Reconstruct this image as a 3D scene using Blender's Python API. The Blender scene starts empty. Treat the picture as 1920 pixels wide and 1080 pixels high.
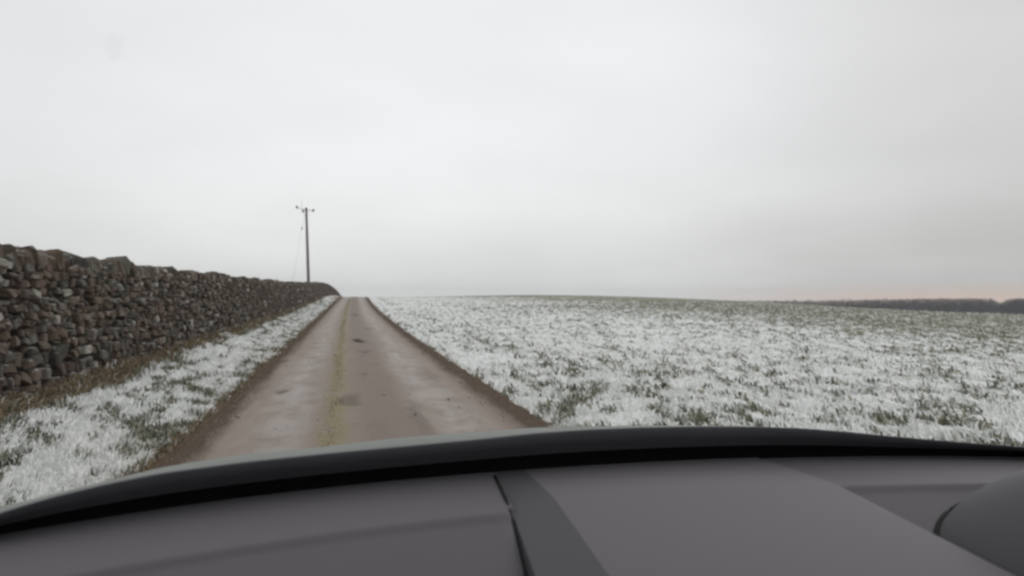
import bpy, math, random
import numpy as np
from mathutils import Vector, Matrix

R = math.radians
rng = np.random.default_rng(7)
random.seed(7)
scene = bpy.context.scene
COL = scene.collection

# ------------------------------------------------------------------ camera
EYE = 1.35
YAW = R(11.86)                      # the lens points a little right of the road
PITCH = R(0.84)
FPX = 1500.0
cam_d = bpy.data.cameras.new('camera')
cam_d.sensor_width = 36.0
cam_d.lens = 36.0 * FPX / 1920.0
cam_d.clip_start = 0.02
cam_d.clip_end = 12000.0
cam_d.dof.use_dof = True
cam_d.dof.focus_distance = 2.4
cam_d.dof.aperture_fstop = cam_d.lens / 5.8   # 5.8 mm pupil
cam = bpy.data.objects.new('camera', cam_d)
COL.objects.link(cam)
cam.location = (0, 0, EYE)
cam.rotation_euler = (R(90) + PITCH, 0, -YAW)
scene.camera = cam

# ------------------------------------------------------------------ world
SUN_EL, SUN_AZ = R(24), R(48)       # azimuth clockwise from the road direction (+Y)
w = bpy.data.worlds.new('World')
scene.world = w
w.use_nodes = True
nt = w.node_tree
nt.nodes.clear()
def N(tree, typ, **kw):
    n = tree.nodes.new(typ)
    for k, v in kw.items():
        if k == 'ins':
            for i, val in v.items():
                n.inputs[i].default_value = val
        else:
            setattr(n, k, v)
    return n
def MATH(tree, op, a=None, b=None, c=None, clamp=False):
    n = tree.nodes.new('ShaderNodeMath'); n.operation = op; n.use_clamp = clamp
    for i, v in enumerate((a, b, c)):
        if v is None: continue
        if isinstance(v, (int, float)): n.inputs[i].default_value = v
        else: tree.links.new(v, n.inputs[i])
    return n.outputs[0]
def MIX(tree, fac, a, b, mode='MIX'):
    n = tree.nodes.new('ShaderNodeMix'); n.data_type = 'RGBA'; n.blend_type = mode
    for i, v in ((0, fac), (6, a), (7, b)):
        if isinstance(v, (int, float)): n.inputs[i].default_value = v
        elif isinstance(v, tuple): n.inputs[i].default_value = v if len(v) == 4 else (*v, 1)
        else: tree.links.new(v, n.inputs[i])
    return n.outputs[2]
def RANGE(tree, v, a, b, c=0.0, d=1.0, smooth=True):
    n = tree.nodes.new('ShaderNodeMapRange')
    n.interpolation_type = 'SMOOTHSTEP' if smooth else 'LINEAR'
    tree.links.new(v, n.inputs[0])
    for i, x in enumerate((a, b, c, d)): n.inputs[i + 1].default_value = x
    return n.outputs[0]
def NOISE(tree, vec, scale, detail=3.0, rough=0.5, dist=0.0):
    n = tree.nodes.new('ShaderNodeTexNoise')
    tree.links.new(vec, n.inputs['Vector'])
    n.inputs['Scale'].default_value = scale; n.inputs['Detail'].default_value = detail
    n.inputs['Roughness'].default_value = rough; n.inputs['Distortion'].default_value = dist
    return n.outputs[0]

sky = N(nt, 'ShaderNodeTexSky', sky_type='NISHITA', sun_disc=False, sun_elevation=SUN_EL,
        sun_rotation=SUN_AZ, air_density=1.0, dust_density=3.0, ozone_density=1.0)
tc = N(nt, 'ShaderNodeTexCoord')
sep = N(nt, 'ShaderNodeSeparateXYZ'); nt.links.new(tc.outputs['Generated'], sep.inputs[0])
dz = sep.outputs[2]
# cloud sheet: flatten the direction onto a plane so banks stretch towards the horizon
zc = MATH(nt, 'ADD', MATH(nt, 'MAXIMUM', dz, 0.0), 0.22)
comb = N(nt, 'ShaderNodeCombineXYZ')
nt.links.new(MATH(nt, 'DIVIDE', sep.outputs[0], zc), comb.inputs[0])
nt.links.new(MATH(nt, 'DIVIDE', sep.outputs[1], zc), comb.inputs[1])
n1 = NOISE(nt, comb.outputs[0], 0.55, 4.0, 0.45, 0.3)
n2 = NOISE(nt, comb.outputs[0], 1.9, 3.0, 0.45, 0.0)
cl = MATH(nt, 'ADD', MATH(nt, 'MULTIPLY', MATH(nt, 'SUBTRACT', n1, 0.5), 0.36),
          MATH(nt, 'MULTIPLY', MATH(nt, 'SUBTRACT', n2, 0.5), 0.10))
# the cloud is thicker to the right (east) and thins slightly ahead
side = MATH(nt, 'ADD', MATH(nt, 'MULTIPLY', sep.outputs[0], 0.98), MATH(nt, 'MULTIPLY', sep.outputs[1], -0.2))
thick = RANGE(nt, side, 0.05, 0.72, 0.0, 0.32)
left = RANGE(nt, side, -0.25, -0.7, 0.0, 0.10)
low = RANGE(nt, dz, 0.14, 0.0, 0.0, 0.15)
br = MATH(nt, 'SUBTRACT', MATH(nt, 'SUBTRACT', MATH(nt, 'SUBTRACT', MATH(nt, 'ADD', 1.0, cl), thick), left), low)
cloudcol = MIX(nt, RANGE(nt, dz, 0.20, 0.02), (0.985, 0.99, 1.01), (0.985, 1.0, 0.99))
cl_c = N(nt, 'ShaderNodeVectorMath', operation='SCALE')
nt.links.new(cloudcol, cl_c.inputs[0]); nt.links.new(MATH(nt, 'MULTIPLY', br, 8.95), cl_c.inputs[3])
# warm break under the cloud, low on the right horizon
warm = MATH(nt, 'MULTIPLY', RANGE(nt, dz, 0.024, 0.000), RANGE(nt, side, 0.12, 0.56))
warmc = MIX(nt, warm, cl_c.outputs[0], (7.6, 5.7, 4.6))
final = MIX(nt, 0.992, sky.outputs[0], warmc)
bg = N(nt, 'ShaderNodeBackground'); bg.inputs[1].default_value = 0.1
nt.links.new(final, bg.inputs[0])
wo = N(nt, 'ShaderNodeOutputWorld'); nt.links.new(bg.outputs[0], wo.inputs[0])

sun_d = bpy.data.lights.new('sun', 'SUN')
sun_d.energy = 0.5; sun_d.angle = R(30); sun_d.color = (1.0, 0.96, 0.92)
sun = bpy.data.objects.new('sun', sun_d); COL.objects.link(sun)
sd = Vector((math.sin(SUN_AZ) * math.cos(SUN_EL), math.cos(SUN_AZ) * math.cos(SUN_EL), math.sin(SUN_EL)))
sun.rotation_euler = sd.to_track_quat('Z', 'Y').to_euler()

vs = scene.view_settings
vs.view_transform = 'Standard'; vs.look = 'None'; vs.exposure = 0.0; vs.gamma = 1.0
vs.use_curve_mapping = False
scene.cycles.pixel_filter_type = 'BLACKMAN_HARRIS'
scene.cycles.filter_width = 2.4
scene.cycles.max_bounces = 6
scene.cycles.transparent_max_bounces = 12
scene.cycles.volume_bounces = 0
scene.cycles.use_denoising = True

# ------------------------------------------------------------------ helpers
def np_mesh(name, V, F, mat, attrs=None, smooth=False):
    """V (n,3), F (m,k) with one polygon size."""
    me = bpy.data.meshes.new(name)
    V = np.asarray(V, dtype=np.float32); F = np.asarray(F, dtype=np.int32)
    k = F.shape[1]; m = F.shape[0]
    me.vertices.add(len(V)); me.vertices.foreach_set('co', V.ravel())
    me.loops.add(m * k); me.loops.foreach_set('vertex_index', F.ravel())
    me.polygons.add(m)
    me.polygons.foreach_set('loop_start', np.arange(0, m * k, k, dtype=np.int32))
    me.polygons.foreach_set('loop_total', np.full(m, k, dtype=np.int32))
    me.polygons.foreach_set('use_smooth', np.full(m, smooth, dtype=bool))
    for an, av in (attrs or {}).items():
        av = np.asarray(av, dtype=np.float32)
        if av.ndim == 1:
            a = me.attributes.new(an, 'FLOAT', 'POINT'); a.data.foreach_set('value', av)
        else:
            a = me.attributes.new(an, 'FLOAT_VECTOR', 'POINT'); a.data.foreach_set('vector', av.ravel())
    me.update(); me.validate()
    if mat: me.materials.append(mat)
    return me
def link(name, me, parent=None, **props):
    o = bpy.data.objects.new(name, me); COL.objects.link(o)
    if parent: o.parent = parent
    for k, v in props.items(): o[k] = v
    return o
def empty(name, loc=(0, 0, 0), **props):
    o = link(name, None, None, **props); o.location = loc; return o
def grid_faces(nr, nc):
    i = np.arange(nr - 1)[:, None] * nc + np.arange(nc - 1)[None, :]
    i = i.ravel()
    return np.stack([i, i + 1, i + nc + 1, i + nc], 1)
_perm = rng.random((512, 512)).astype(np.float32)
def vnoise(x, y, seed=0):
    xi = np.floor(x).astype(np.int64); yi = np.floor(y).astype(np.int64)
    fx = x - xi; fy = y - yi
    fx = fx * fx * (3 - 2 * fx); fy = fy * fy * (3 - 2 * fy)
    xi = xi + seed * 37; yi = yi + seed * 101
    g = lambda a, b: _perm[a % 512, b % 512]
    return (g(xi, yi) * (1 - fx) + g(xi + 1, yi) * fx) * (1 - fy) + (g(xi, yi + 1) * (1 - fx) + g(xi + 1, yi + 1) * fx) * fy
def fbm(x, y, octs=3, seed=0, gain=0.5):
    t = 0; a = 1; s = 0
    for o in range(octs):
        t = t + a * vnoise(x * 2.03 ** o + 11.3 * o, y * 2.03 ** o + 5.7 * o, seed + o); s += a; a *= gain
    return t / s
def sstep(a, b, x):
    t = np.clip((x - a) / (b - a), 0, 1); return t * t * (3 - 2 * t)

def mat_new(name):
    m = bpy.data.materials.new(name); m.use_nodes = True
    t = m.node_tree; t.nodes.clear()
    b = t.nodes.new('ShaderNodeBsdfPrincipled'); o = t.nodes.new('ShaderNodeOutputMaterial')
    t.links.new(b.outputs[0], o.inputs[0])
    return m, t, b
def ATTR(t, name, fac=True):
    n = t.nodes.new('ShaderNodeAttribute'); n.attribute_name = name
    return n.outputs['Fac'] if fac else n.outputs['Vector']
def BUMP(t, b, h, strength, dist):
    n = t.nodes.new('ShaderNodeBump'); n.inputs['Strength'].default_value = strength
    n.inputs['Distance'].default_value = dist
    t.links.new(h, n.inputs['Height']); t.links.new(n.outputs[0], b.inputs['Normal'])
def OBJC(t):
    return t.nodes.new('ShaderNodeTexCoord').outputs['Object']
def STRETCH(t, vec, s):
    n = t.nodes.new('ShaderNodeMapping'); t.links.new(vec, n.inputs[0]); n.inputs['Scale'].default_value = s
    return n.outputs[0]

# ------------------------------------------------------------------ materials
def simple(name, col, rough=0.6, spec=0.5, noise=None, bump=None, metallic=0.0):
    m, t, b = mat_new(name)
    b.inputs['Roughness'].default_value = rough
    b.inputs['Specular IOR Level'].default_value = spec
    b.inputs['Metallic'].default_value = metallic
    oc = OBJC(t)
    sc, amt = noise or (8.0, 0.15)
    n = NOISE(t, oc, sc, 5.0, 0.6)
    c = MIX(t, n, tuple(x * (1 - amt) for x in col), tuple(min(1, x * (1 + amt)) for x in col))
    t.links.new(c, b.inputs['Base Color'])
    if bump: BUMP(t, b, NOISE(t, oc, bump[0], 3.0, 0.6), bump[1], bump[2])
    return m

# snow over grass: attribute 'snow' = how much snow lies there, 'mud' = bare brown earth
m_ground, t, b = mat_new('snowy_grass')
oc = OBJC(t)
snow = ATTR(t, 'snow'); mud = ATTR(t, 'mud')
g1 = NOISE(t, oc, 5.0, 5.0, 0.68, 0.6); g2 = NOISE(t, oc, 34.0, 3.0, 0.6); g3 = NOISE(t, oc, 0.35, 3.0, 0.6)
cover = MATH(t, 'ADD', snow, MATH(t, 'ADD', MATH(t, 'MULTIPLY', MATH(t, 'SUBTRACT', g1, 0.5), 1.25),
                                  MATH(t, 'MULTIPLY', MATH(t, 'SUBTRACT', g2, 0.5), 0.8)))
mask = RANGE(t, cover, 0.26, 0.70)
grass = MIX(t, g2, (0.060, 0.066, 0.042), (0.21, 0.22, 0.15))
grass = MIX(t, RANGE(t, g3, 0.35, 0.6), grass, MIX(t, g2, (0.12, 0.125, 0.08), (0.34, 0.345, 0.25)))
earth = MIX(t, g2, (0.055, 0.037, 0.023), (0.17, 0.12, 0.075))
base = MIX(t, mud, grass, earth)
snowc = MIX(t, g1, (0.72, 0.73, 0.71), (0.87, 0.875, 0.86))
snowc = MIX(t, MATH(t, 'MULTIPLY', mud, 0.65), snowc, (0.52, 0.45, 0.40))
t.links.new(MIX(t, mask, base, snowc), b.inputs['Base Color'])
b.inputs['Roughness'].default_value = 0.9; b.inputs['Specular IOR Level'].default_value = 0.15
BUMP(t, b, cover, 0.6, 0.03)

# muddy worn lane: attribute 's' = metres across the lane from the wheel line under the lens
m_road, t, b = mat_new('muddy_tarmac')
oc = OBJC(t)
s = ATTR(t, 's')
st = STRETCH(t, oc, (1.0, 0.16, 1.0))
w1 = NOISE(t, st, 1.4, 4.0, 0.6, 0.3); w2 = NOISE(t, st, 6.0, 4.0, 0.65); w3 = NOISE(t, oc, 45.0, 3.0, 0.7)
w4 = NOISE(t, STRETCH(t, oc, (1.0, 0.45, 1.0)), 2.6, 5.0, 0.65, 0.4)
sw = MATH(t, 'ADD', s, MATH(t, 'MULTIPLY', MATH(t, 'SUBTRACT', w1, 0.5), 0.45))
sw2 = MATH(t, 'ADD', s, MATH(t, 'MULTIPLY', MATH(t, 'SUBTRACT', w2, 0.5), 0.35))
def bandf(v, c, hw, soft):
    d = MATH(t, 'ABSOLUTE', MATH(t, 'SUBTRACT', v, c))
    return RANGE(t, d, hw + soft, max(hw - soft, 0.0))
col = MIX(t, w2, (0.155, 0.117, 0.088), (0.295, 0.234, 0.186))
col = MIX(t, MATH(t, 'MULTIPLY', bandf(sw, 0.42, 0.34, 0.22), 0.75), col, MIX(t, w4, (0.105, 0.074, 0.055), (0.20, 0.146, 0.112)))
tr = MATH(t, 'MULTIPLY', MATH(t, 'MAXIMUM', bandf(sw, -0.62, 0.24, 0.22), bandf(sw, 1.15, 0.26, 0.25)), RANGE(t, w4, 0.36, 0.58, 0.15, 1.0))
col = MIX(t, MATH(t, 'MULTIPLY', tr, 0.62), col, MIX(t, w2, (0.24, 0.212, 0.188), (0.42, 0.392, 0.372)))
moss = MATH(t, 'MULTIPLY', bandf(sw2, -0.10, 0.12, 0.11), RANGE(t, NOISE(t, STRETCH(t, oc, (1.0, 0.3, 1.0)), 7.0, 4.0, 0.7), 0.35, 0.60, 0.30, 1.0))
col = MIX(t, MATH(t, 'MULTIPLY', moss, 0.9), col, MIX(t, w3, (0.120, 0.104, 0.034), (0.265, 0.228, 0.080)))
edge = MATH(t, 'MAXIMUM', RANGE(t, sw2, -1.02, -1.28), RANGE(t, sw2, 1.52, 1.82))
col = MIX(t, MATH(t, 'MULTIPLY', edge, 0.9), col, MIX(t, w3, (0.045, 0.031, 0.021), (0.10, 0.070, 0.048)))
# dark damp patches and filled potholes
hole = RANGE(t, w4, 0.66, 0.74)
col = MIX(t, MATH(t, 'MULTIPLY', hole, 0.45), col, (0.07, 0.055, 0.045))
col = MIX(t, MATH(t, 'MULTIPLY', RANGE(t, w3, 0.35, 0.7), 0.28), col, (0.34, 0.30, 0.27))
col = MIX(t, MATH(t, 'MULTIPLY', ATTR(t, 'pot'), 0.9), col, (0.050, 0.040, 0.030))
t.links.new(col, b.inputs['Base Color'])
rr = MATH(t, 'SUBTRACT', 0.72, MATH(t, 'MULTIPLY', tr, MATH(t, 'MULTIPLY', w1, 0.35)))
t.links.new(rr, b.inputs['Roughness'])
t.links.new(MATH(t, 'MULTIPLY', 0.4, MATH(t, 'SUBTRACT', 1.0, MATH(t, 'MAXIMUM', edge, ATTR(t, 'pot')))), b.inputs['Specular IOR Level'])
BUMP(t, b, MATH(t, 'ADD', w3, MATH(t, 'MULTIPLY', w2, 2.0)), 0.45, 0.012)


# stone: attribute 'tone' = vector colour of that stone
m_stone, t, b = mat_new('field_stone')
oc = OBJC(t); geo = t.nodes.new('ShaderNodeNewGeometry')
tone = ATTR(t, 'tone', False)
a1 = NOISE(t, geo.outputs['Position'], 14.0, 5.0, 0.65, 0.2); a2 = NOISE(t, geo.outputs['Position'], 3.0, 4.0, 0.6)
a3 = NOISE(t, geo.outputs['Position'], 55.0, 3.0, 0.7)
c = MIX(t, a1, MIX(t, 1.0, tone, (0.56, 0.55, 0.53), 'MULTIPLY'), MIX(t, 1.0, tone, (1.55, 1.48, 1.38), 'MULTIPLY'))
c = MIX(t, MATH(t, 'MULTIPLY', RANGE(t, a1, 0.60, 0.72), 0.30), c, (0.24, 0.25, 0.22))   # pale lichen
sp = t.nodes.new('ShaderNodeSeparateXYZ'); t.links.new(geo.outputs['Normal'], sp.inputs[0])
up = RANGE(t, sp.outputs[2], 0.1, 0.8)
c = MIX(t, MATH(t, 'MULTIPLY', MATH(t, 'ADD', MATH(t, 'MULTIPLY', up, 0.5), 0.3), RANGE(t, a2, 0.52, 0.68)), c, (0.045, 0.052, 0.020))  # moss
sn = MATH(t, 'MULTIPLY', RANGE(t, sp.outputs[2], 0.70, 0.95), RANGE(t, a1, 0.52, 0.62))
c = MIX(t, MATH(t, 'MULTIPLY', sn, 0.8), c, (0.62, 0.64, 0.65))
t.links.new(c, b.inputs['Base Color']); b.inputs['Roughness'].default_value = 0.85
BUMP(t, b, MATH(t, 'ADD', a3, MATH(t, 'MULTIPLY', a1, 2.0)), 0.7, 0.012)

m_core = simple('wall_hearting', (0.035, 0.031, 0.028), 0.95, 0.2, (9, 0.5), (20, 0.8, 0.03))

def blade_mat(name):
    m, t, b = mat_new(name)
    tone = ATTR(t, 'tone', False)
    t.links.new(tone, b.inputs['Base Color']); b.inputs['Roughness'].default_value = 0.8
    b.inputs['Specular IOR Level'].default_value = 0.2
    return m
m_blade = blade_mat('grass_blade')

# ------------------------------------------------------------------ lie of the land
def azim(px): return math.degrees(math.atan((px - 960) / FPX)) + math.degrees(YAW)
# skyline of the field, measured as elevation against bearing from the lane
sky_px = [(-900, 557), (0, 557), (640, 557), (690, 557), (800, 557.5), (875, 555.5), (985, 553.5), (1110, 555),
          (1250, 559), (1400, 565.5), (1500, 571), (1600, 577), (1720, 583.5), (1920, 592), (2400, 603)]
sky_az = np.array([azim(p[0]) for p in sky_px]); sky_y = np.array([p[1] for p in sky_px])
RC = 113.0
def h_raw(r, hc):
    tt = r / RC
    basep = np.where(tt < 1, 0.35 * tt + 0.65 * tt * tt, 1 + 1.65 * (tt - 1))
    h = hc * basep
    q = np.maximum(tt - 0.78, 0)
    k = 5.2
    drop = np.where(q < 0.75, k * q * q, k * 0.75 * 0.75 + 2 * k * 0.75 * (q - 0.75))
    h = h - drop
    fl = -8.8
    return np.where(h < fl + 3, fl + 3 * np.exp(np.clip((h - fl - 3) / 3, -50, 0)), h)
az_s = np.linspace(-180, 180, 721)
targ = np.interp(az_s, sky_az, sky_y)
rr_ = np.linspace(8, 320, 500)
hc_s = []
for a, ty in zip(az_s, targ):
    a2 = min(max(a, -60), 70)
    cosf = max(math.cos(R(a2) - YAW), 0.4)
    te = (562.0 - ty) / FPX
    lo, hi = -20.0, 20.0
    for _ in range(40):
        mid = (lo + hi) / 2
        el = np.max((h_raw(rr_, mid) - EYE) / (rr_ * cosf))
        if el > te: hi = mid
        else: lo = mid
    hc_s.append(mid)
hc_s = np.array(hc_s)
kern = np.hanning(15); kern /= kern.sum()
hc_s = np.convolve(np.pad(hc_s, 7, mode='wrap'), kern, 'valid')
def terrain(X, D):
    X = np.asarray(X, float); D = np.asarray(D, float)
    r = np.hypot(X, D); a = np.degrees(np.arctan2(X, D))
    a = np.where(D < 0, np.where(X > 0, 90.0, -90.0), a)
    return h_raw(np.where(D < 0, np.abs(X), r), np.interp(a, az_s, hc_s))
def xoff(D):
    D = np.maximum(np.asarray(D, float), 0)
    return np.where(D < 220, 1.15 * (D / 113.0) ** 2, 1.15 * (220 / 113.0) ** 2 + 0.0396 * (D - 220) * np.exp(-(D - 220) / 400))
SL, SR = -1.39, 2.00            # lane edges
WF = -3.45                      # wall face
def verge_h(s, D):
    left = 0.21 * sstep(SL - 0.1, WF + 0.35, s)
    return left
def axis(pts):
    out = [pts[0][0]]
    for (a, st0), (b_, st1) in zip(pts[:-1], pts[1:]):
        x = out[-1]
        while x < b_:
            f = (x - a) / (b_ - a)
            x += st0 * (st1 / st0) ** f
            out.append(min(x, b_))
        out[-1] = b_
    return np.unique(np.array(out))
D_AX = axis([(-40, 4), (0, 0.5), (2.5, 0.05), (8, 0.05), (130, 0.7), (260, 5), (1500, 120)])

def snow_amount(s, D, X):
    """how much snow lies at a place, 0.2 bare .. 0.75 full"""
    c = 0.70 + 0.20 * (fbm(X / 5.0, D / 5.0, 3, 3) - 0.5)
    c = c - 0.50 * sstep(9, 34, X + 0.08 * D + 9 * (fbm(X / 14, D / 14, 2, 9) - 0.5))
    c = c - 0.10 * sstep(90, 112, D)
    # bare tufty line just beyond the lane edge
    c = c - 0.22 * np.exp(-((s - 3.55 - 0.5 * (vnoise(D / 3.1, D * 0, 5) - 0.5)) / 0.42) ** 2) * sstep(0.3, 0.6, vnoise(D / 1.3, s / 0.7, 6))
    return c
def lumps(X, D):
    n = fbm(X / 0.22, D / 0.50, 3, 21, 0.55)
    m = fbm(X / 1.3, D / 1.3, 2, 31)
    return 0.16 * (n - 0.5) + 0.16 * (m - 0.5), 0.75 * n + 0.25 * m

def clumps(X, D):
    return 0.80 * fbm(X / 0.15, D / 0.36, 2, 81) + 0.20 * fbm(X / 0.7, D / 1.3, 2, 85)

def build_strip(name, s_ax, kind):
    S, D = np.meshgrid(s_ax, D_AX)
    X = S + xoff(D)
    Z = terrain(X, D)
    L, n = lumps(X, D)
    if kind == 'verge':
        prof = 0.21 * sstep(-(SL - 0.05), -(WF + 0.5), -S)
        fade = sstep(-SL, -SL + 0.35, -S) * (1 - 0.6 * sstep(-(WF + 0.35), -WF, -S))
        Z = Z + prof + L * 1.0 * fade + 0.012 - 0.02 * sstep(0.12, 0.0, -S + SL)
        c = 0.72 + 0.2 * (fbm(X / 2, D / 2, 2, 3) - 0.5)
        wob = 0.30 * (fbm(D / 0.8, D * 0, 3, 44) - 0.5)
        c = c - 0.75 * sstep(0.22, 0.0, -S + SL + wob * 0.7) - 0.75 * sstep(WF + 0.76 + wob, WF + 0.38 + wob, S)
        c = c - 0.12 * sstep(0.9, 0.2, -S + SL) - 0.30 * sstep(55, 100, D)
        mud = np.maximum(sstep(0.55, 0.1, -S + SL + wob), 0.85 * sstep(WF + 0.9 + wob, WF + 0.45, S))
        mud = np.maximum(mud, 0.55 * sstep(1.1, 0.4, -S + SL) * sstep(0.35, 0.6, vnoise(X / 0.5, D / 0.9, 12)))
    elif kind == 'field':
        fade = sstep(SR, SR + 0.3, S)
        far = 1 - 0.5 * sstep(60, 110, D)
        Z = Z + L * fade * far + 0.03 * sstep(SR + 0.02, SR + 0.3, S)
        c = snow_amount(S, D, X)
        wob = 0.22 * (fbm(D / 0.7, D * 0, 3, 47) - 0.5)
        c = c - 0.9 * sstep(SR + 0.14 + wob * 0.5, SR + 0.01, S)
        mud = sstep(SR + 0.24 + wob, SR + 0.02, S)
    else:
        Z = Z + 0.21
        c = 0.6 + 0 * S; mud = 0 * S
        L = 0 * S
    c = c + 0.55 * (n - 0.5) - 1.25 * (clumps(X, D) - 0.5)
    V = np.stack([X, D, Z], -1).reshape(-1, 3)
    me = np_mesh(name, V, grid_faces(*S.shape), m_ground, {'snow': c.ravel(), 'mud': mud.ravel()}, True)
    return link(name, me, kind='structure')
def s_axis(a, st, b_, g):
    out = [a]
    while out[-1] < b_: out.append(out[-1] + st + g * (out[-1] - a))
    out[-1] = b_
    return np.array(out)
field = build_strip('field', np.concatenate([s_axis(SR, 0.022, 150, 0.0046), [180, 230, 300, 420, 600, 900, 1500]]), 'field')
verge = build_strip('grass_verge', np.linspace(WF - 0.05, SL, 70), 'verge')
past = build_strip('pasture', -np.concatenate([s_axis(-WF + 0.04, 0.6, 200, 0.1), [400, 900, 1500]])[::-1], 'back')

# lane
s_ax = np.linspace(SL - 0.08, SR + 0.06, 110)
S, D = np.meshgrid(s_ax, D_AX[(D_AX < 300)])
X = S + xoff(D)
camber = 0.03 * (1 - ((S - 0.36) / 1.8) ** 2)
ruts = -0.018 * (np.exp(-((S + 0.62) / 0.3) ** 2) + np.exp(-((S - 1.22) / 0.3) ** 2)) + 0.015 * np.exp(-((S + 0.10) / 0.16) ** 2)
Z = terrain(X, D) + 0.012 + camber + ruts + 0.012 * (fbm(X / 0.6, D / 1.2, 2, 60) - 0.5)
pot = 0 * S
wx, wy = 0.5 * (fbm(X / 0.25, D / 0.6, 3, 90) - 0.5), 0.9 * (fbm(X / 0.3, D / 0.8, 3, 93) - 0.5)
for s0, d0, a_, b_, k_ in ((0.34, 22.5, 0.16, 1.0, 1.0), (0.06, 10.2, 0.15, 0.5, 0.5), (0.42, 18.4, 0.10, 0.6, 0.5), (-0.85, 11.4, 0.05, 0.3, 0.7), (1.3, 13.0, 0.2, 0.9, 0.25), (0.75, 8.6, 0.10, 1.4, 0.35), (0.3, 13.2, 0.08, 0.3, 0.4), (-0.5, 16, 0.1, 0.5, 0.2), (0.8, 30, 0.2, 1.5, 0.3), (0.4, 45, 0.2, 3, 0.5)):
    q = np.sqrt(((S + wx * 0.6 - s0) / a_) ** 2 + ((D + wy - d0) / b_) ** 2)
    pot = np.maximum(pot, k_ * sstep(1.35, 0.35, q))
Z = Z - 0.02 * pot
Z = Z - 0.06 * (sstep(SL - 0.0, SL - 0.08, S) + sstep(SR, SR + 0.06, S))
road = link('road', np_mesh('road', np.stack([X, D, Z], -1).reshape(-1, 3), grid_faces(*S.shape), m_road, {'s': S.ravel(), 'pot': pot.ravel()}, True), kind='structure')
def road_z(s, D):
    X = s + xoff(D)
    return terrain(X, D) + 0.012 + 0.03 * (1 - ((s - 0.36) / 1.8) ** 2) + 0.015 * np.exp(-((s + 0.10) / 0.16) ** 2)

# ------------------------------------------------------------------ grass blades (uncountable)
def blades(name, X, D, Z, length, width, lean, tones, labelkind='stuff'):
    n = len(X)
    a = rng.random(n) * 2 * np.pi
    la = np.pi / 2 + 0.7 * rng.standard_normal(n)
    dx, dy = np.cos(a) * width / 2, np.sin(a) * width / 2
    lx, ly = np.cos(la) * lean * length, np.sin(la) * lean * length
    z1 = length * 0.6; z2 = length * np.sqrt(np.clip(1 - lean ** 2, 0.05, 1))
    p0 = np.stack([X - dx, D - dy, Z - 0.015], 1); p1 = np.stack([X + dx, D + dy, Z - 0.015], 1)
    p2 = np.stack([X + dx * .75 + lx * .4, D + dy * .75 + ly * .4, Z + np.minimum(z1, z2 * .8)], 1)
    p3 = np.stack([X - dx * .75 + lx * .4, D - dy * .75 + ly * .4, Z + np.minimum(z1, z2 * .8)], 1)
    p4 = np.stack([X + lx, D + ly, Z + z2], 1)
    V = np.stack([p0, p1, p2, p3, p4], 1).reshape(-1, 3)
    i = np.arange(n)[:, None] * 5
    F = np.concatenate([i + np.array([0, 1, 2]), i + np.array([0, 2, 3]), i + np.array([3, 2, 4])], 0)
    T = np.repeat(tones, 5, axis=0)
    return link(name, np_mesh(name, V, F, m_blade, {'tone': T}), kind=labelkind)
def tone_pick(n, snowp, straw=0.25, clump=None):
    t_ = np.empty((n, 3), np.float32)
    u = rng.random(n); v = rng.random((n, 1))
    g = np.array([0.045, 0.052, 0.033]) * (1 - v) + np.array([0.17, 0.185, 0.125]) * v
    st_ = np.array([0.15, 0.14, 0.09]) * (1 - v) + np.array([0.34, 0.31, 0.24]) * v
    wh = np.array([0.62, 0.635, 0.61]) * (1 - v) + np.array([0.86, 0.87, 0.85]) * v
    is_s = u < snowp
    is_t = rng.random(n) < straw
    grn = np.where(is_t[:, None], st_, g)
    if clump is not None:
        cn = 0.5 + 3.6 * (clump - 0.5) + 0.13 * rng.standard_normal(n)
        wgt = sstep(-0.34, 0.30, snowp - cn)[:, None]
        return (grn * (1 - wgt) + wh * wgt).astype(np.float32)
    return np.where(is_s[:, None], wh, grn).astype(np.float32)
def field_blades(n, dmin, dmax, wscale):
    # even in view bearing, denser near
    D = dmin * (dmax / dmin) ** rng.random(n)
    a = R(-2) + rng.random(n) * R(52)
    X = D * np.tan(a)
    s_ = X - xoff(D)
    ok = (s_ > SR + 0.05); X, D, s_ = X[ok], D[ok], s_[ok]
    L, nn = lumps(X, D)
    cov = snow_amount(s_, D, X) + 0.85 * (nn - 0.5)
    keep = rng.random(len(X)) < np.clip(1.15 - cov * 0.85, 0.25, 1)
    X, D, s_, cov, L = X[keep], D[keep], s_[keep], cov[keep], L[keep]
    Z = terrain(X, D) + L * sstep(SR, SR + 0.3, s_) * (1 - 0.5 * sstep(60, 110, D)) + 0.03 * sstep(SR + 0.02, SR + 0.3, s_)
    n2 = len(X)
    sp = np.clip(0.35 + (cov - 0.35) * 1.0, 0.18, 0.95)
    tones = tone_pick(n2, sp, 0.30, clumps(X, D))
    ln = (0.05 + 0.10 * rng.random(n2)) * (1 + 0.3 * sstep(10, 60, D))
    wd = (0.014 + 0.016 * rng.random(n2)) * (1 + D * 0.03)
    return blades('grass', X, D, Z, ln, wd, 0.70 + 0.28 * rng.random(n2), tones)
g1o = field_blades(170000, 3.6, 75, 0.09)
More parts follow.
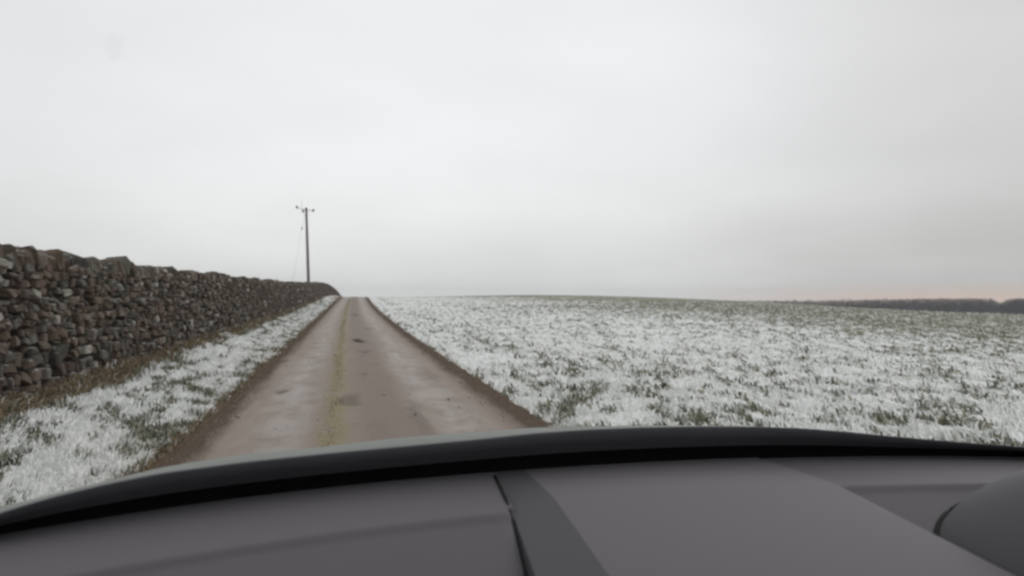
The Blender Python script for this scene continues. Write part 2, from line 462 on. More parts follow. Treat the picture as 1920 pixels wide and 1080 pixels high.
# verge blades
n = 60000
D = 3.0 * (80 / 3.0) ** rng.random(n); s_ = WF + 0.05 + rng.random(n) * (SL - WF - 0.10)
X = s_ + xoff(D)
L, nn = lumps(X, D)
fade = sstep(-SL, -SL + 0.35, -s_) * (1 - 0.6 * sstep(-(WF + 0.35), -WF, -s_))
Z = terrain(X, D) + 0.21 * sstep(-(SL - 0.05), -(WF + 0.5), -s_) + L * fade + 0.012
nearwall = sstep(WF + 0.80, WF + 0.42, s_ + 0.25 * (fbm(D / 0.8, D * 0, 3, 44) - 0.5)); nearlane = sstep(SL - 0.20, SL - 0.04, s_)
sp = np.clip(0.56 + 1.1 * (nn - 0.5) - nearwall - nearlane, 0.02, 0.9)
tn = tone_pick(n, sp, 0.3, clumps(X, D))
br_ = (rng.random(n) < np.maximum(nearwall, nearlane) * 0.75)
v = rng.random((n, 1))
tn = np.where(br_[:, None], np.array([0.09, 0.066, 0.035]) * (1 - v) + np.array([0.27, 0.20, 0.12]) * v, tn)
blades('verge_grass', X, D, Z, (0.04 + 0.07 * rng.random(n)) * (1 + 0.8 * nearwall) * (1 - 0.45 * nearlane), (0.006 + 0.007 * rng.random(n)) * (1 + D * 0.09),
       0.70 + 0.28 * rng.random(n), tn)
# moss and straw on the strip between the wheel tracks
n = 5000
D = 4.0 * (90 / 4.0) ** rng.random(n); s_ = -0.10 + 0.055 * rng.standard_normal(n) + 0.10 * (vnoise(D / 2, D * 0, 8) - 0.5)
v = rng.random((n, 1))
tn = np.array([0.17, 0.142, 0.06]) * (1 - v) + np.array([0.34, 0.29, 0.15]) * v
blades('moss', s_ + xoff(D), D, road_z(s_, D), 0.003 + 0.007 * rng.random(n), (0.003 + 0.005 * rng.random(n)) * (1 + D * 0.06), 0.3 + 0.6 * rng.random(n), tn)

# loose grit and mud clods, thickest along both edges and down the middle
n = 3000
D = 4.0 * (60 / 4.0) ** rng.random(n)
pick = rng.random(n)
s_ = np.where(pick < 0.45, SL + np.abs(rng.normal(0, 0.12, n)), np.where(pick < 0.92, SR - np.abs(rng.normal(0, 0.15, n)), rng.normal(0.35, 0.5, n)))
s_ = np.clip(s_, SL - 0.03, SR + 0.03)
rad = (0.003 + 0.013 * rng.random(n) ** 2.5) * (1 + D * 0.02)
OC = np.array([[1, 0, 0], [0, 1, 0], [-1, 0, 0], [0, -1, 0], [0, 0, 0.8], [0, 0, -0.5]], float)
OF = np.array([[0, 1, 4], [1, 2, 4], [2, 3, 4], [3, 0, 4], [1, 0, 5], [2, 1, 5], [3, 2, 5], [0, 3, 5]])
ctr = np.stack([s_ + xoff(D), D, road_z(s_, D) - 0.002], 1)
P = OC[None] * rad[:, None, None] * (0.6 + 0.8 * rng.random((n, 6, 1))) + ctr[:, None]
v = rng.random((n, 1)); tn = np.array([0.06, 0.043, 0.03]) * (1 - v) + np.array([0.26, 0.21, 0.17]) * v
link('grit', np_mesh('grit', P.reshape(-1, 3), (OF[None] + np.arange(n)[:, None, None] * 6).reshape(-1, 3), m_blade, {'tone': np.repeat(tn, 6, 0)}), kind='stuff')

# ------------------------------------------------------------------ drystone wall
CORN = np.array([[x, y, z] for x in (-1, 1) for y in (-1, 1) for z in (-1, 1)], float)
def stone_verts(jit=0.34, cut=0.34):
    """chamfered irregular block: 24 vertices within a unit half-size box"""
    corn = CORN * (1 - jit * rng.random((8, 3)))
    V = []
    for c in corn:
        for ax in range(3):
            p = c.copy()
            k = cut * (0.6 + 0.8 * rng.random())
            for o in range(3):
                if o != ax: p[o] *= (1 - k * (0.6 + 0.5 * rng.random()))
            V.append(p)
    return np.array(V)
import bmesh
def hull_faces():
    bm = bmesh.new()
    for i, p in enumerate(stone_verts(0, 0.3)): bm.verts.new(p)
    bm.verts.ensure_lookup_table()
    bmesh.ops.convex_hull(bm, input=bm.verts)
    bmesh.ops.triangulate(bm, faces=bm.faces)
    bm.verts.index_update()
    F = [[v.index for v in f.verts] for f in bm.faces]
    bm.free(); return np.array(F)
# fixed ideal chamfered box used for the topology
_st = rng.bit_generator.state
ideal = []
for c in CORN:
    for ax in range(3):
        p = c.copy()
        for o in range(3):
            if o != ax: p[o] *= 0.7
        ideal.append(p)
bm = bmesh.new()
for p in ideal: bm.verts.new(p)
bm.verts.ensure_lookup_table(); bm.verts.index_update()
bmesh.ops.convex_hull(bm, input=bm.verts)
bmesh.ops.triangulate(bm, faces=bm.faces)
bm.normal_update()
SF = np.array([[v.index for v in f.verts] for f in bm.faces]); bm.free()

def stone_tone():
    u = random.random(); k = random.random()
    if u < 0.50: c = np.array([0.128, 0.100, 0.078]) * (0.45 + 0.8 * k)       # brown grey
    elif u < 0.75: c = np.array([0.105, 0.102, 0.090]) * (0.5 + 0.9 * k)      # green grey
    elif u < 0.87: c = np.array([0.135, 0.100, 0.088]) * (0.6 + 0.8 * k)      # purple sandstone
    elif u < 0.94: c = np.array([0.19, 0.168, 0.148]) * (0.8 + 0.5 * k)      # pale stones
    else: c = np.array([0.36, 0.36, 0.34]) * (0.8 + 0.5 * k)                  # bright weathered stones
    return c
VAR = []
for i in range(64):
    V = stone_verts(); tcol = stone_tone()
    me = np_mesh('stone', V, SF, m_stone, {'tone': np.tile(tcol, (24, 1))})
    VAR.append((V, tcol, me))
wall = empty('drystone_wall', (0, 0, 0), label='long dark drystone wall with ragged upright coping along the left verge', category='wall')
H_W = 1.42        # below the coping
def wall_base(D):
    X = WF + xoff(D)
    return terrain(X, D) + 0.19
def batter(hh): return -0.09 * hh          # the face leans back
stones = []                                 # (D, X, Z, ld, lx, lz, rot, variant)
zc_ = -0.06
course = 0
while zc_ < H_W:
    ch = random.uniform(0.065, 0.125) if zc_ > 0.35 else random.uniform(0.10, 0.16)
    d = -3.0 + random.random() * 0.2
    while d < 215:
        ln = random.uniform(0.09, 0.28) if d < 60 else random.uniform(0.18, 0.45)
        if random.random() < 0.08: ln *= 1.5
        hk = random.uniform(0.72, 1.30)
        wv = random.gauss(0, 0.012) + 0.13 * (float(vnoise(np.array(d / 0.9), np.array(zc_ * 2.0), 71)) - 0.5) + 0.06 * (float(vnoise(np.array(d / 3.5), np.array(0.0), 72)) - 0.5)
        stones.append((d + ln / 2, zc_ + ch / 2 + wv, ln / 2 * 1.03, random.uniform(0.10, 0.16), ch / 2 * 1.06 * hk,
                       (random.gauss(0, 0.17), random.gauss(0, 0.10), random.gauss(0, 0.12)), random.randrange(64), random.uniform(-0.06, 0.06)))
        d += ln
    zc_ += ch * 0.96
    course += 1
cope = []
d = -3.0
while d < 215:
    th = random.uniform(0.06, 0.15)
    hh = random.uniform(0.12, 0.28) + 0.11 * (float(vnoise(np.array(d / 0.55), np.array(3.0), 77)) ** 2)
    cope.append((d + th / 2, H_W + hh / 2 + 0.0, th / 2 * 1.08, random.uniform(0.17, 0.24), hh / 2 * 1.05,
                 (random.gauss(0.12, 0.16), random.gauss(0, 0.12), random.gauss(0, 0.1)), random.randrange(64), 0.0))
    d += th * (1.0 if random.random() < 0.93 else 1.9)
def place(st, is_cope):
    D0, hz, hd, hx, hh, rot, vi, out = st
    base = float(wall_base(D0)) if D0 > 0 else float(wall_base(0.0))
    if is_cope: X0 = WF + float(xoff(D0)) + batter(hz) - 0.16
    else: X0 = WF + float(xoff(D0)) + batter(hz) - hx + 0.02 + out
    ang = -math.atan(2 * 1.15 * max(D0, 0) / 113 ** 2)
    M = Matrix.Translation((X0, D0, base + hz)) @ Matrix.Rotation(ang + rot[2], 4, 'Z') @ Matrix.Rotation(rot[0], 4, 'X') @ Matrix.Rotation(rot[1], 4, 'Y') @ Matrix.Diagonal((hx, hd, hh, 1))
    return M
def build_stones(lst, is_cope, nm, single_from, single_to, limit, bulk):
    lst = sorted(lst, key=lambda q: q[0])
    nobj = 0; VV = []; FF = []; TT = []; base = 0
    for st in lst:
        M = place(st, is_cope)
        V, tcol, me = VAR[st[6]]
        if single_from < st[0] < single_to and nobj < limit:
            o = link(nm, me, wall); o.matrix_local = M; nobj += 1
        else:
            Mn = np.array(M)
            VV.append(V @ Mn[:3, :3].T + Mn[:3, 3]); FF.append(SF + base); base += 24
            TT.append(np.tile(tcol, (24, 1)))
    o = link(bulk, np_mesh(bulk, np.vstack(VV), np.vstack(FF), m_stone, {'tone': np.vstack(TT)}), wall, kind='stuff')
    return nobj
n_a = build_stones(stones, False, 'stone', 8.7, 60, 300, 'rubble_stonework')
n_b = build_stones(cope, True, 'coping_stone', 8.7, 60, 140, 'coping_run')
print('stones', len(stones), n_a, len(cope), n_b, 'courses', course)
# hearting behind the faces
Dw = np.concatenate([np.arange(-3, 120, 1.0), np.arange(120, 216, 3.0)])
Xw = WF + xoff(Dw); Bw = wall_base(np.maximum(Dw, 0))
prof = [(-0.07, -0.3), (-0.07 - 0.13, H_W - 0.02), (-0.34, H_W - 0.02), (-0.50, -0.3)]
V = np.array([[Xw[i] + p[0], Dw[i], Bw[i] + p[1]] for i in range(len(Dw)) for p in prof])
F = []
for i in range(len(Dw) - 1):
    for k in range(4):
        a = i * 4 + k; b_ = i * 4 + (k + 1) % 4
        F.append([a, b_, b_ + 4, a + 4])
F.append([0, 3, 2, 1]); F.append([(len(Dw) - 1) * 4 + k for k in range(4)])
link('hearting', np_mesh('hearting', V, F, m_core), wall)

# ------------------------------------------------------------------ pole
m_wood = simple('weathered_wood', (0.17, 0.16, 0.15), 0.85, 0.2, (6, 0.3))
m_steel = simple('galvanised_steel', (0.25, 0.26, 0.27), 0.5, 0.5, (10, 0.2))
m_ins = simple('brown_porcelain', (0.10, 0.09, 0.085), 0.3, 0.5, (10, 0.2))
def tube(name, pts, rads, mat, parent, sides=10, caps=True):
    pts = [Vector(p) for p in pts]
    V = []; F = []
    for i, p in enumerate(pts):
        d_ = (pts[min(i + 1, len(pts) - 1)] - pts[max(i - 1, 0)]).normalized()
        ref = Vector((1, 0, 0)) if abs(d_.x) < 0.9 else Vector((0, 0, 1))
        u_ = d_.cross(ref).normalized(); v_ = d_.cross(u_)
        r_ = rads[i] if isinstance(rads, (list, tuple)) else rads
        for k in range(sides):
            a = 2 * math.pi * k / sides
            V.append(p + u_ * math.cos(a) * r_ + v_ * math.sin(a) * r_)
    for i in range(len(pts) - 1):
        for k in range(sides):
            k2 = (k + 1) % sides
            F.append([i * sides + k, i * sides + k2, (i + 1) * sides + k2, (i + 1) * sides + k])
    if caps:
        F.append(list(range(sides))[::-1]); F.append([(len(pts) - 1) * sides + k for k in range(sides)])
    me = bpy.data.meshes.new(name); me.from_pydata([tuple(v) for v in V], [], F); me.update()
    for p in me.polygons: p.use_smooth = len(p.vertices) == 4
    me.materials.append(mat)
    return link(name, me, parent)
PD = 96.0
def at_px(px, py, D):
    """world point on bearing/elevation of the photo pixel at lane distance D"""
    dx = (px - 960) / FPX; dzz = (562 - py) / FPX
    c_ = math.cos(YAW); s__ = math.sin(YAW)
    fx = s__ + dx * c_; fy = c_ - dx * s__
    k = D / fy
    return Vector((fx * k, D, EYE + dzz * k))
pb = at_px(578.5, 535, PD); ptp = at_px(573.5, 389, PD)
gz = float(terrain(pb.x, PD)) + 0.2
dirp = (ptp - pb) / (ptp.z - pb.z)
foot = pb + dirp * (gz - 0.4 - pb.z)
pole = empty('utility_pole', foot, label='leaning wooden electricity pole with three insulators rising behind the wall', category='pole')
up_ = ptp - foot
def pl(v): return Vector(v) - foot
tube('post', [(0, 0, 0), up_ * 0.5, up_], [0.185, 0.165, 0.135], m_wood, pole, 14)
cz = up_ * 0.975
al, ar = at_px(556, 390, PD - 0.1) - foot, at_px(587, 396, PD - 0.1) - foot
al.y -= 0.15; ar.y -= 0.15
tube('crossarm', [al, ar], 0.035, m_steel, pole, 8)
def lathe(name, prof, loc, mat, parent):
    V = []; F = []; n_ = 10
    for (r_, z_) in prof:
        for k in range(n_): V.append((r_ * math.cos(2 * math.pi * k / n_) + loc[0], r_ * math.sin(2 * math.pi * k / n_) + loc[1], z_ + loc[2]))
    for i in range(len(prof) - 1):
        for k in range(n_): F.append([i * n_ + k, i * n_ + (k + 1) % n_, (i + 1) * n_ + (k + 1) % n_, (i + 1) * n_ + k])
    F.append(list(range(n_))[::-1]); F.append([(len(prof) - 1) * n_ + k for k in range(n_)])
    me = bpy.data.meshes.new(name); me.from_pydata(V, [], F); me.update(); me.materials.append(mat)
    return link(name, me, parent)
ip = [(0.03, -0.10), (0.05, 0.0), (0.16, 0.03), (0.11, 0.09), (0.15, 0.13), (0.07, 0.2), (0.09, 0.25), (0.03, 0.29)]
for q in (al, ar): lathe('insulator', ip, (q.x, q.y, q.z + 0.0), m_ins, pole)
q = at_px(567.5, 396, PD) - foot
lathe('insulator', [(r_ * 0.9, z_) for r_, z_ in ip], (q.x, q.y, q.z - 0.1), m_ins, pole)
tube('bracket', [q, cz], 0.03, m_steel, pole, 6)
j = [at_px(568, 394, PD) - foot, at_px(565.5, 387, PD) - foot, at_px(565, 381, PD) - foot, at_px(566, 375, PD) - foot]
tube('jumper_wire', j, 0.016, m_steel, pole, 6)
sa = at_px(571, 398, PD) - foot; sb = at_px(546, 540, PD + 1) - foot
tube('stay_wire', [sa, sb], 0.009, m_steel, pole, 5)
mid = sa.lerp(sb, 0.21)
tube('stay_insulator', [mid - (sb - sa).normalized() * 0.2, mid, mid + (sb - sa).normalized() * 0.2], [0.04, 0.07, 0.04], m_ins, pole, 8)

# ------------------------------------------------------------------ distant woods
m_fol = blade_mat('dark_foliage')
def wood(name, px0, px1, Dmin, Dmax, n, prof, label):
    """a far plantation: each tree a trunk and a crown of leaf clumps"""
    VV = []; TT = []; FF = []; base = 0
    for i in range(n):
        px = px0 + (px1 - px0) * (i + random.random()) / n
        r_ = random.uniform(Dmin, Dmax)
        az = R(azim(px)); cosf = math.cos(az - YAW)
        X0, D0 = math.sin(az) * r_ / cosf, math.cos(az) * r_ / cosf
        gz_ = float(terrain(X0, D0))
        topy = prof(px) + random.gauss(0, 0.9) + (random.random() < 0.12) * -1.6
        ztop = EYE + (562 - topy) / FPX * r_
        Ht = max(ztop - gz_, 2.5)
        nc = 90
        u = rng.random(nc) ** 0.8
        hz = gz_ + Ht * (0.12 + 0.88 * u)
        rad = Ht * 0.20 * np.sqrt(np.clip(1 - u, 0.02, 1)) * (0.5 + 0.5 * rng.random(nc)) + 0.15
        a = rng.random(nc) * 2 * np.pi
        cx = X0 + rad * np.cos(a); cy = D0 + rad * np.sin(a)
        sz = Ht * (0.045 + 0.05 * rng.random(nc)) * (1.15 - 0.6 * u)
        for q_ in range(3):
            ang = rng.random(nc) * 6.28; el = rng.random(nc) * 1.6 - 0.4
            VV.append(np.stack([cx + sz * np.cos(ang) * np.cos(el), cy + sz * np.sin(ang) * np.cos(el), hz + sz * np.sin(el)], 1))
        idx = np.arange(nc)
        FF.append(np.stack([base + idx, base + nc + idx, base + 2 * nc + idx], 1)); base += 3 * nc
        vv = rng.random((nc, 1)); tc_ = (np.array([0.022, 0.025, 0.025]) * (1 - vv) + np.array([0.050, 0.053, 0.050]) * vv) * random.uniform(0.6, 1.2)
        TT += [tc_, tc_, tc_]
        # trunk
        tw = 0.03 * Ht
        V4 = np.array([[X0 - tw / 2, D0, gz_ - 0.3], [X0 + tw / 2, D0, gz_ - 0.3], [X0, D0 + tw, gz_ - 0.3], [X0, D0, gz_ + Ht]])
        VV.append(V4); FF.append(np.array([[0, 1, 3], [1, 2, 3], [2, 0, 3]]) + base); base += 4
        TT.append(np.tile([0.03, 0.026, 0.022], (4, 1)))
    return link(name, np_mesh(name, np.vstack(VV), np.vstack(FF), m_fol, {'tone': np.vstack(TT)}), kind='stuff', label=label, category='wood')
def prof_a(px):
    return float(np.interp(px, [1340, 1420, 1540, 1600, 1680, 1760, 1840, 1862, 1878], [566, 565, 564.5, 563.5, 562, 561, 560.5, 562, 571]))
def prof_b(px):
    return float(np.interp(px, [1872, 1890, 1910, 1940, 2050], [571, 562, 560.5, 562.5, 563]))
wood('distant_wood', 1345, 1878, 560, 640, 620, prof_a, 'long dark wood low on the horizon beyond the right of the field')
wood('distant_wood', 1874, 2060, 520, 600, 260, prof_b, 'dark block of wood at the right end of the horizon past the notch')

# ------------------------------------------------------------------ car interior
# car coordinates: x right of the lens, y ahead of it, z relative to the lens
m_dash = simple('grey_dash_plastic', (0.132, 0.124, 0.133), 0.72, 0.25, (3, 0.04), (420, 0.12, 0.0006))
m_dash2 = simple('centre_panel_plastic', (0.150, 0.141, 0.150), 0.70, 0.25, (3, 0.04), (420, 0.12, 0.0006))
m_trim = simple('dark_trim_plastic', (0.090, 0.085, 0.091), 0.7, 0.25, (3, 0.04), (420, 0.12, 0.0006))
m_seam = simple('black_seam', (0.012, 0.011, 0.012), 0.8, 0.2)
m_frit = simple('black_glass_border', (0.095, 0.097, 0.107), 0.55, 0.4, (6, 0.2))
m_rub_shadow = simple('rubber_and_gap_shadow', (0.006, 0.006, 0.006), 0.9, 0.1)  # rubber, coloured near black to carry the shadow in the windscreen gap
m_paint = simple('silver_green_paint', (0.27, 0.285, 0.265), 0.5, 0.4, (4, 0.1))
m_head = simple('grey_headlining', (0.16, 0.155, 0.15), 0.95, 0.1)

car = empty('car', (0, 0, EYE), label='grey car interior with dashboard and curved windscreen edge under the camera', category='car')
rim_pts = np.array([(-.62, .74), (-.36, .951), (-.22, 1.040), (-.03, 1.115), (.22, 1.150), (.45, 1.178), (.636, 1.183), (.85, 1.160), (1.08, 1.10), (1.3, .99), (1.45, .88)])
rim_poly = np.polyfit(rim_pts[:, 0], rim_pts[:, 1], 4)
def rim(x): return np.polyval(rim_poly, x)
def dash_z(x, y, crease=True):
    z = -0.2525 + 0 * x
    dd = rim(x) - 0.165 - 0.02 * (x < 0.2) - y
    z = z - 0.30 * np.maximum(dd, 0) - 0.004 * sstep(0.0, 0.012, dd) - 0.05 * np.maximum(rim(x) - y, 0)
    return z
def r1(y): return .217 + (y - 1.139) * .058
def r2(y): return .264 - (y - 1.13) * .02
def r3(y): return .652 - (y - 1.15) * .135
def sheet(name, xl, xr, mat, zf, ny=90, nx=60, y0=0.30, parent=car, skirt=None):
    """surface between two lines running fore and aft, ending at the rim"""
    V = np.zeros((ny, nx, 3))
    tv = np.linspace(0, 1, ny)
    for i in range(nx):
        f = i / (nx - 1)
        yr = None
        xx = np.full(ny, 0.0)
        # find y end where it meets the rim
        ye = 1.1
        for _ in range(12):
            xe = xl(ye) + (xr(ye) - xl(ye)) * f
            ye = float(rim(xe)) - 0.002
        yy = y0 + (ye - y0) * tv
        xx = xl(yy) + (xr(yy) - xl(yy)) * f
        V[:, i, 0] = xx; V[:, i, 1] = yy; V[:, i, 2] = zf(xx, yy, f)
    me = np_mesh(name, V.reshape(-1, 3), grid_faces(ny, nx), mat, None, True)
    return link(name, me, parent)
cst = lambda c: (lambda y: c + 0 * y)
dash = sheet('dashboard', cst(-0.62), r1, m_dash, lambda x, y, f: dash_z(x, y), 160, 80)
sheet('dashboard_right_side', r3, cst(1.45), m_dash, lambda x, y, f: dash_z(x, y) - 0.002, 160, 80)
sheet('trim_strip', r1, r2, m_trim, lambda x, y, f: -0.2525 - 0.05 * np.maximum(rim(x) - y, 0) - 0.10 * np.maximum(1.0 - y, 0) + (0.010 * f - 0.006) * sstep(0, 0.15, rim(x) - y), 90, 6)
cp = sheet('centre_panel', r2, r3, m_dash2, lambda x, y, f: -0.2525 + 0.004 * sstep(0, 0.15, rim(x) - y) - 0.05 * np.maximum(rim(x) - y, 0) - 0.10 * np.maximum(1.0 - y, 0) * 1.0 + 0.006 * np.sin(np.pi * np.clip(f, 0, 1)) ** 0.7 * sstep(0, 0.25, rim(x) - y), 90, 40)
# side wall of the centre panel on the right
yy = np.linspace(0.3, float(rim(0.655)) - 0.003, 60)
V = []
for y in yy:
    x = float(r3(y)); zt = -0.2525 + 0.004 * float(sstep(0, 0.15, rim(x) - y)) - 0.05 * max(float(rim(x)) - y, 0) - 0.10 * max(1.0 - y, 0)
    V += [(x, y, zt), (x + 0.006, y, min(zt, float(dash_z(np.array(x), np.array(y)))) - 0.01)]
link('panel_edge', np_mesh('panel_edge', V, grid_faces(60, 2), m_trim, None, True), car)
yy = np.linspace(0.3, float(rim(0.217)) - 0.003, 60)
V = []
for y in yy:
    x = float(r1(y)); zt = -0.2525 - 0.006 * float(sstep(0, 0.15, rim(x) - y)) - 0.05 * max(float(rim(x)) - y, 0) - 0.10 * max(1.0 - y, 0)
    V += [(x, y, zt), (x - 0.002, y, -0.50)]
link('panel_edge', np_mesh('panel_edge', V, grid_faces(60, 2), m_trim, None, True), car)
ys = np.linspace(0.3, 1.13, 24)
tube('seam', [(float(r1(y)) - 0.004, y, float(dash_z(np.array(r1(y)), np.array(y))) + 0.001) for y in ys], [0.0026] * 24, m_seam, car, 8)

# seal strip blackened for the gap's shadow, and glass border, along the windscreen foot
def hitcurve(px, py, off):
    d_ = at_px(px, py, 1.0) - Vector((0, 0, EYE))
    lo, hi = 0.3, 2.5
    for _ in range(50):
        m_ = (lo + hi) / 2
        if m_ * d_.y - (float(rim(m_ * d_.x)) - off) > 0: hi = m_
        else: lo = m_
    return Vector((m_ * d_.x, m_ * d_.y, m_ * d_.z))
tops = np.array([(-60, 985), (0, 962), (100, 932), (200, 908), (300, 888), (450, 868), (600, 852), (750, 838), (900, 824), (1000, 813), (1100, 806), (1200, 802), (1300, 800), (1400, 800), (1500, 803), (1600, 811), (1700, 821), (1800, 829), (1920, 838), (2050, 852)])
pxs = np.linspace(-60, 2050, 160)
tys = np.interp(pxs, tops[:, 0], tops[:, 1])
kk = np.hanning(9); kk /= kk.sum(); tys = np.convolve(np.pad(tys, 4, mode='edge'), kk, 'valid')
tp = np.array([hitcurve(a, b_, 0.035) for a, b_ in zip(pxs, tys)])
# extend both ends round to the pillars
xx = np.concatenate([np.linspace(-0.62, tp[0, 0] - 0.02, 10), tp[:, 0], np.linspace(tp[-1, 0] + 0.02, 1.40, 10)])
zz = np.interp(xx, tp[:, 0], tp[:, 2])
yt = rim(xx) - 0.035
nX = len(xx)
rows = [
    np.stack([xx, rim(xx) - 0.004, np.full(nX, -0.27)], 1),
    np.stack([xx, rim(xx) + 0.004, -0.252 + 0 * xx], 1),
    np.stack([xx, rim(xx) - 0.008, -0.250 + (zz + 0.250) * 0.42], 1)]
V = np.stack(rows, 0).reshape(-1, 3)
link('seal_gap_shadow', np_mesh('seal_gap_shadow', V, grid_faces(3, nX), m_rub_shadow, None, True), car)
rows = [
    np.stack([xx, rim(xx) - 0.009, -0.250 + (zz + 0.250) * 0.36], 1),
    np.stack([xx, rim(xx) - 0.020, -0.250 + (zz + 0.250) * 0.62], 1),
    np.stack([xx, yt, zz], 1),
    np.stack([xx, yt + 0.004, zz + 0.0005], 1)]
V = np.stack(rows, 0).reshape(-1, 3)
link('glass_border', np_mesh('glass_border', V, grid_faces(4, nX), m_frit, None, True), car)

# windscreen pane from the foot line up to the header
m_glass = bpy.data.materials.new('windscreen_glass'); m_glass.use_nodes = True
t = m_glass.node_tree; t.nodes.clear()
o_ = t.nodes.new('ShaderNodeOutputMaterial'); mx = t.nodes.new('ShaderNodeMixShader')
trn = t.nodes.new('ShaderNodeBsdfTransparent'); trn.inputs[0].default_value = (0.985, 0.99, 0.985, 1)
gl = t.nodes.new('ShaderNodeBsdfGlossy'); gl.inputs['Roughness'].default_value = 0.04
fr = t.nodes.new('ShaderNodeFresnel'); fr.inputs[0].default_value = 1.30
t.links.new(MATH(t, 'MULTIPLY', fr.outputs[0], 0.6), mx.inputs[0]); t.links.new(trn.outputs[0], mx.inputs[1]); t.links.new(gl.outputs[0], mx.inputs[2]); t.links.new(mx.outputs[0], o_.inputs[0])
HY, HZ = 0.50, 0.275
xm = 0.42
rows = []
for k in range(13):
    f = k / 12
    xk = xm + (xx - xm) * (1 - 0.14 * f)
    head_y = HY - 0.10 * (xx - xm) ** 2
    rows.append(np.stack([xk, yt * (1 - f) + head_y * f, (zz - 0.002) * (1 - f) + HZ * f + 0.02 * math.sin(math.pi * f)], 1))
glass = link('windscreen', np_mesh('windscreen', np.stack(rows, 0).reshape(-1, 3), grid_faces(13, nX), m_glass, None, True), car)
G = np.stack(rows, 0)
# faint dried water mark on the glass
dvec = at_px(212, 84, 1.0) - Vector((0, 0, EYE))
best = None
from mathutils.bvhtree import BVHTree
bvh = BVHTree.FromPolygons([tuple(v) for v in G.reshape(-1, 3)], grid_faces(13, nX).tolist())
loc, nor, idx, dist = bvh.ray_cast(Vector((0, 0, 0)), dvec.normalized())
if loc:
    if nor.dot(dvec) > 0: nor = -nor
    m_sm = bpy.data.materials.new('dried_water_mark'); m_sm.use_nodes = True
    t = m_sm.node_tree; t.nodes.clear()
    o_ = t.nodes.new('ShaderNodeOutputMaterial'); mx = t.nodes.new('ShaderNodeMixShader'); trn = t.nodes.new('ShaderNodeBsdfTransparent')
    df = t.nodes.new('ShaderNodeBsdfDiffuse'); df.inputs[0].default_value = (0.3, 0.3, 0.28, 1)
    mx.inputs[0].default_value = 0.035
    t.links.new(trn.outputs[0], mx.inputs[1]); t.links.new(df.outputs[0], mx.inputs[2]); t.links.new(mx.outputs[0], o_.inputs[0])
    u_ = nor.cross(Vector((0, 0, 1))).normalized(); v_ = nor.cross(u_)
    P = [loc + nor * 0.001] + [loc + nor * 0.001 + (u_ * math.cos(a) * 0.0055 + v_ * math.sin(a) * 0.010) * random.uniform(0.8, 1.2) for a in np.linspace(0, 2 * math.pi, 14, endpoint=False)]
    link('water_mark', np_mesh('water_mark', [tuple(p) for p in P], [[0, 1 + i, 1 + (i + 1) % 14] for i in range(14)], m_sm), glass)

# scuttle and bonnet beyond the glass: only the rear lip shows above the border
btop = np.array([(-60, 975), (0, 950), (300, 876), (450, 852), (600, 838), (750, 820), (900, 809), (1000, 801), (1200, 797), (1400, 798), (1600, 814), (1920, 846), (2050, 861)])
bt = np.array([hitcurve(a, b_, -0.16) for a, b_ in zip(pxs, np.convolve(np.pad(np.interp(pxs, btop[:, 0], btop[:, 1]), 4, mode='edge'), kk, 'valid'))])
bx = np.concatenate([np.linspace(-0.45, bt[0, 0] - 0.02, 8), bt[:, 0], np.linspace(bt[-1, 0] + 0.02, 1.40, 8)])
bz = np.interp(bx, bt[:, 0], bt[:, 2])
rows = [np.stack([bx, rim(bx) + 0.10, bz - 0.05], 1), np.stack([bx, rim(bx) + 0.145, bz - 0.010], 1), np.stack([bx, rim(bx) + 0.16, bz], 1),
        np.stack([bx, rim(bx) + 0.30, bz - 0.045], 1), np.stack([bx, rim(bx) + 0.60, bz - 0.16], 1), np.stack([bx, rim(bx) + 0.95, bz - 0.34], 1)]
link('bonnet', np_mesh('bonnet', np.stack(rows, 0).reshape(-1, 3), grid_faces(6, len(bx)), m_paint, None, True), car)
rows = [np.stack([bx, rim(bx) + 0.01, -0.27 + 0 * bx], 1), np.stack([bx, rim(bx) + 0.12, -0.275 + 0 * bx], 1)]
link('scuttle', np_mesh('scuttle', np.stack(rows, 0).reshape(-1, 3), grid_faces(2, len(bx)), m_rub_shadow, None, True), car)

# instrument hood in front of the driver
def dome(name, c, ax, mat, parent, nu=96, nv=40, p=2.3):
    V = []; 
    for j_ in range(nv + 1):
        ph = (math.pi / 2) * j_ / nv
        for i in range(nu):
            th = 2 * math.pi * i / nu
            ce = math.copysign(abs(math.cos(th)) ** (2 / p), math.cos(th)); se = math.copysign(abs(math.sin(th)) ** (2 / p), math.sin(th))
            V.append((c[0] + ax[0] * ce * math.cos(ph), c[1] + ax[1] * se * math.cos(ph), c[2] + ax[2] * math.sin(ph)))
    F = []
    for j_ in range(nv):
        for i in range(nu):
            F.append([j_ * nu + i, j_ * nu + (i + 1) % nu, (j_ + 1) * nu + (i + 1) % nu, (j_ + 1) * nu + i])
    return link(name, np_mesh(name, V, F, mat, None, True), parent)
HC, HA = (0.915, 0.78, -0.37), (0.215, 0.21, 0.175)
hood = dome('instrument_hood', HC, HA, m_trim, car)
ring = []
for i in range(121):
    th = 2 * math.pi * i / 120
    x_ = HC[0] + (HA[0] * 1.0) * math.copysign(abs(math.cos(th)) ** (2 / 2.3), math.cos(th)); y_ = HC[1] + HA[1] * 1.0 * math.copysign(abs(math.sin(th)) ** (2 / 2.3), math.sin(th))
    zd = float(dash_z(np.array(x_), np.array(y_)))
    for _ in range(6):
        cph = math.sqrt(max(1 - ((zd - HC[2]) / HA[2]) ** 2, 0.01)) if zd > HC[2] else 1.0
        xq, yq = HC[0] + (x_ - HC[0]) * cph, HC[1] + (y_ - HC[1]) * cph
        zd = float(dash_z(np.array(xq), np.array(yq)))
    ring.append((xq, yq, zd))
tube('hood_seam', ring, [0.006] * 121, m_seam, hood, 6)

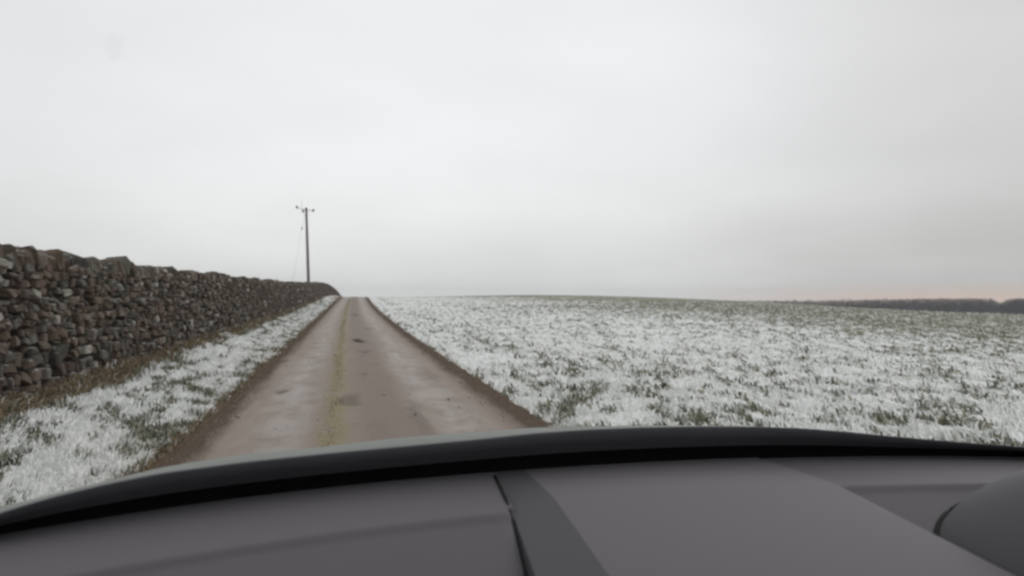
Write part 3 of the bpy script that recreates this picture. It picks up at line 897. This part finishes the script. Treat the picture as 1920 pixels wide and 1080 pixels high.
# roof, pillars and doors enclosing the cabin outside the frame; roof edge and door tops set to shade the dash
def slab(name, P, mat, th=0.03):
    """quad P (4 points) given thickness along its normal"""
    P = [Vector(p) for p in P]; n_ = (P[1] - P[0]).cross(P[3] - P[0]).normalized() * th
    V = [tuple(p) for p in P] + [tuple(p + n_) for p in P]
    F = [[0, 1, 2, 3], [7, 6, 5, 4], [0, 4, 5, 1], [1, 5, 6, 2], [2, 6, 7, 3], [3, 7, 4, 0]]
    return link(name, np_mesh(name, V, F, mat), car)
xl0, xr0 = -0.42, 1.26
slab('roof', [(xl0, HY - 0.08, HZ + 0.02), (xr0, HY - 0.08, HZ + 0.02), (xr0, -1.7, HZ + 0.05), (xl0, -1.7, HZ + 0.05)], m_head, 0.04)
for xb, xt in ((-0.60, xl0), (1.44, xr0)):
    tube('pillar', [(xb, float(rim(xb)) - 0.05, -0.27), ((xb * 0.45 + xt * 0.55), 0.55, 0.06), (xt, HY - 0.12, HZ + 0.02)], [0.045, 0.04, 0.04], m_head, car, 10)
for xs in (-0.60, 1.44):
    sgn = -1 if xs < 0 else 1
    slab('door', [(xs, 0.8, -0.16), (xs, -1.2, -0.16), (xs, -1.2, -1.1), (xs, 0.8, -1.1)], m_dash, 0.05 * -sgn)
slab('rear_trim', [(xl0, -1.7, HZ), (xr0, -1.7, HZ), (xr0, -1.7, -1.1), (xl0, -1.7, -1.1)], m_head, 0.03)
slab('cabin_floor', [(xl0, 1.0, -1.1), (xr0, 1.0, -1.1), (xr0, -1.7, -1.1), (xl0, -1.7, -1.1)], m_head, 0.03)

# ------------------------------------------------------------------ winter haze
m_haze = bpy.data.materials.new('winter_haze'); m_haze.use_nodes = True
t = m_haze.node_tree; t.nodes.clear()
o_ = t.nodes.new('ShaderNodeOutputMaterial'); pv = t.nodes.new('ShaderNodeVolumePrincipled')
pv.inputs['Color'].default_value = (0.93, 0.95, 1.0, 1); pv.inputs['Density'].default_value = 0.00032
pv.inputs['Anisotropy'].default_value = 0.0
t.links.new(pv.outputs[0], o_.inputs['Volume'])
zlo, zhi = -45.0, 22.0
V = [(x, y, z) for z in (zlo, zhi) for (x, y) in ((-1560, -60), (1560, -60), (1560, 1560), (-1560, 1560))]
F = [[0, 3, 2, 1], [4, 5, 6, 7], [0, 1, 5, 4], [1, 2, 6, 5], [2, 3, 7, 6], [3, 0, 4, 7]]
link('haze', np_mesh('haze', V, F, m_haze), kind='stuff')
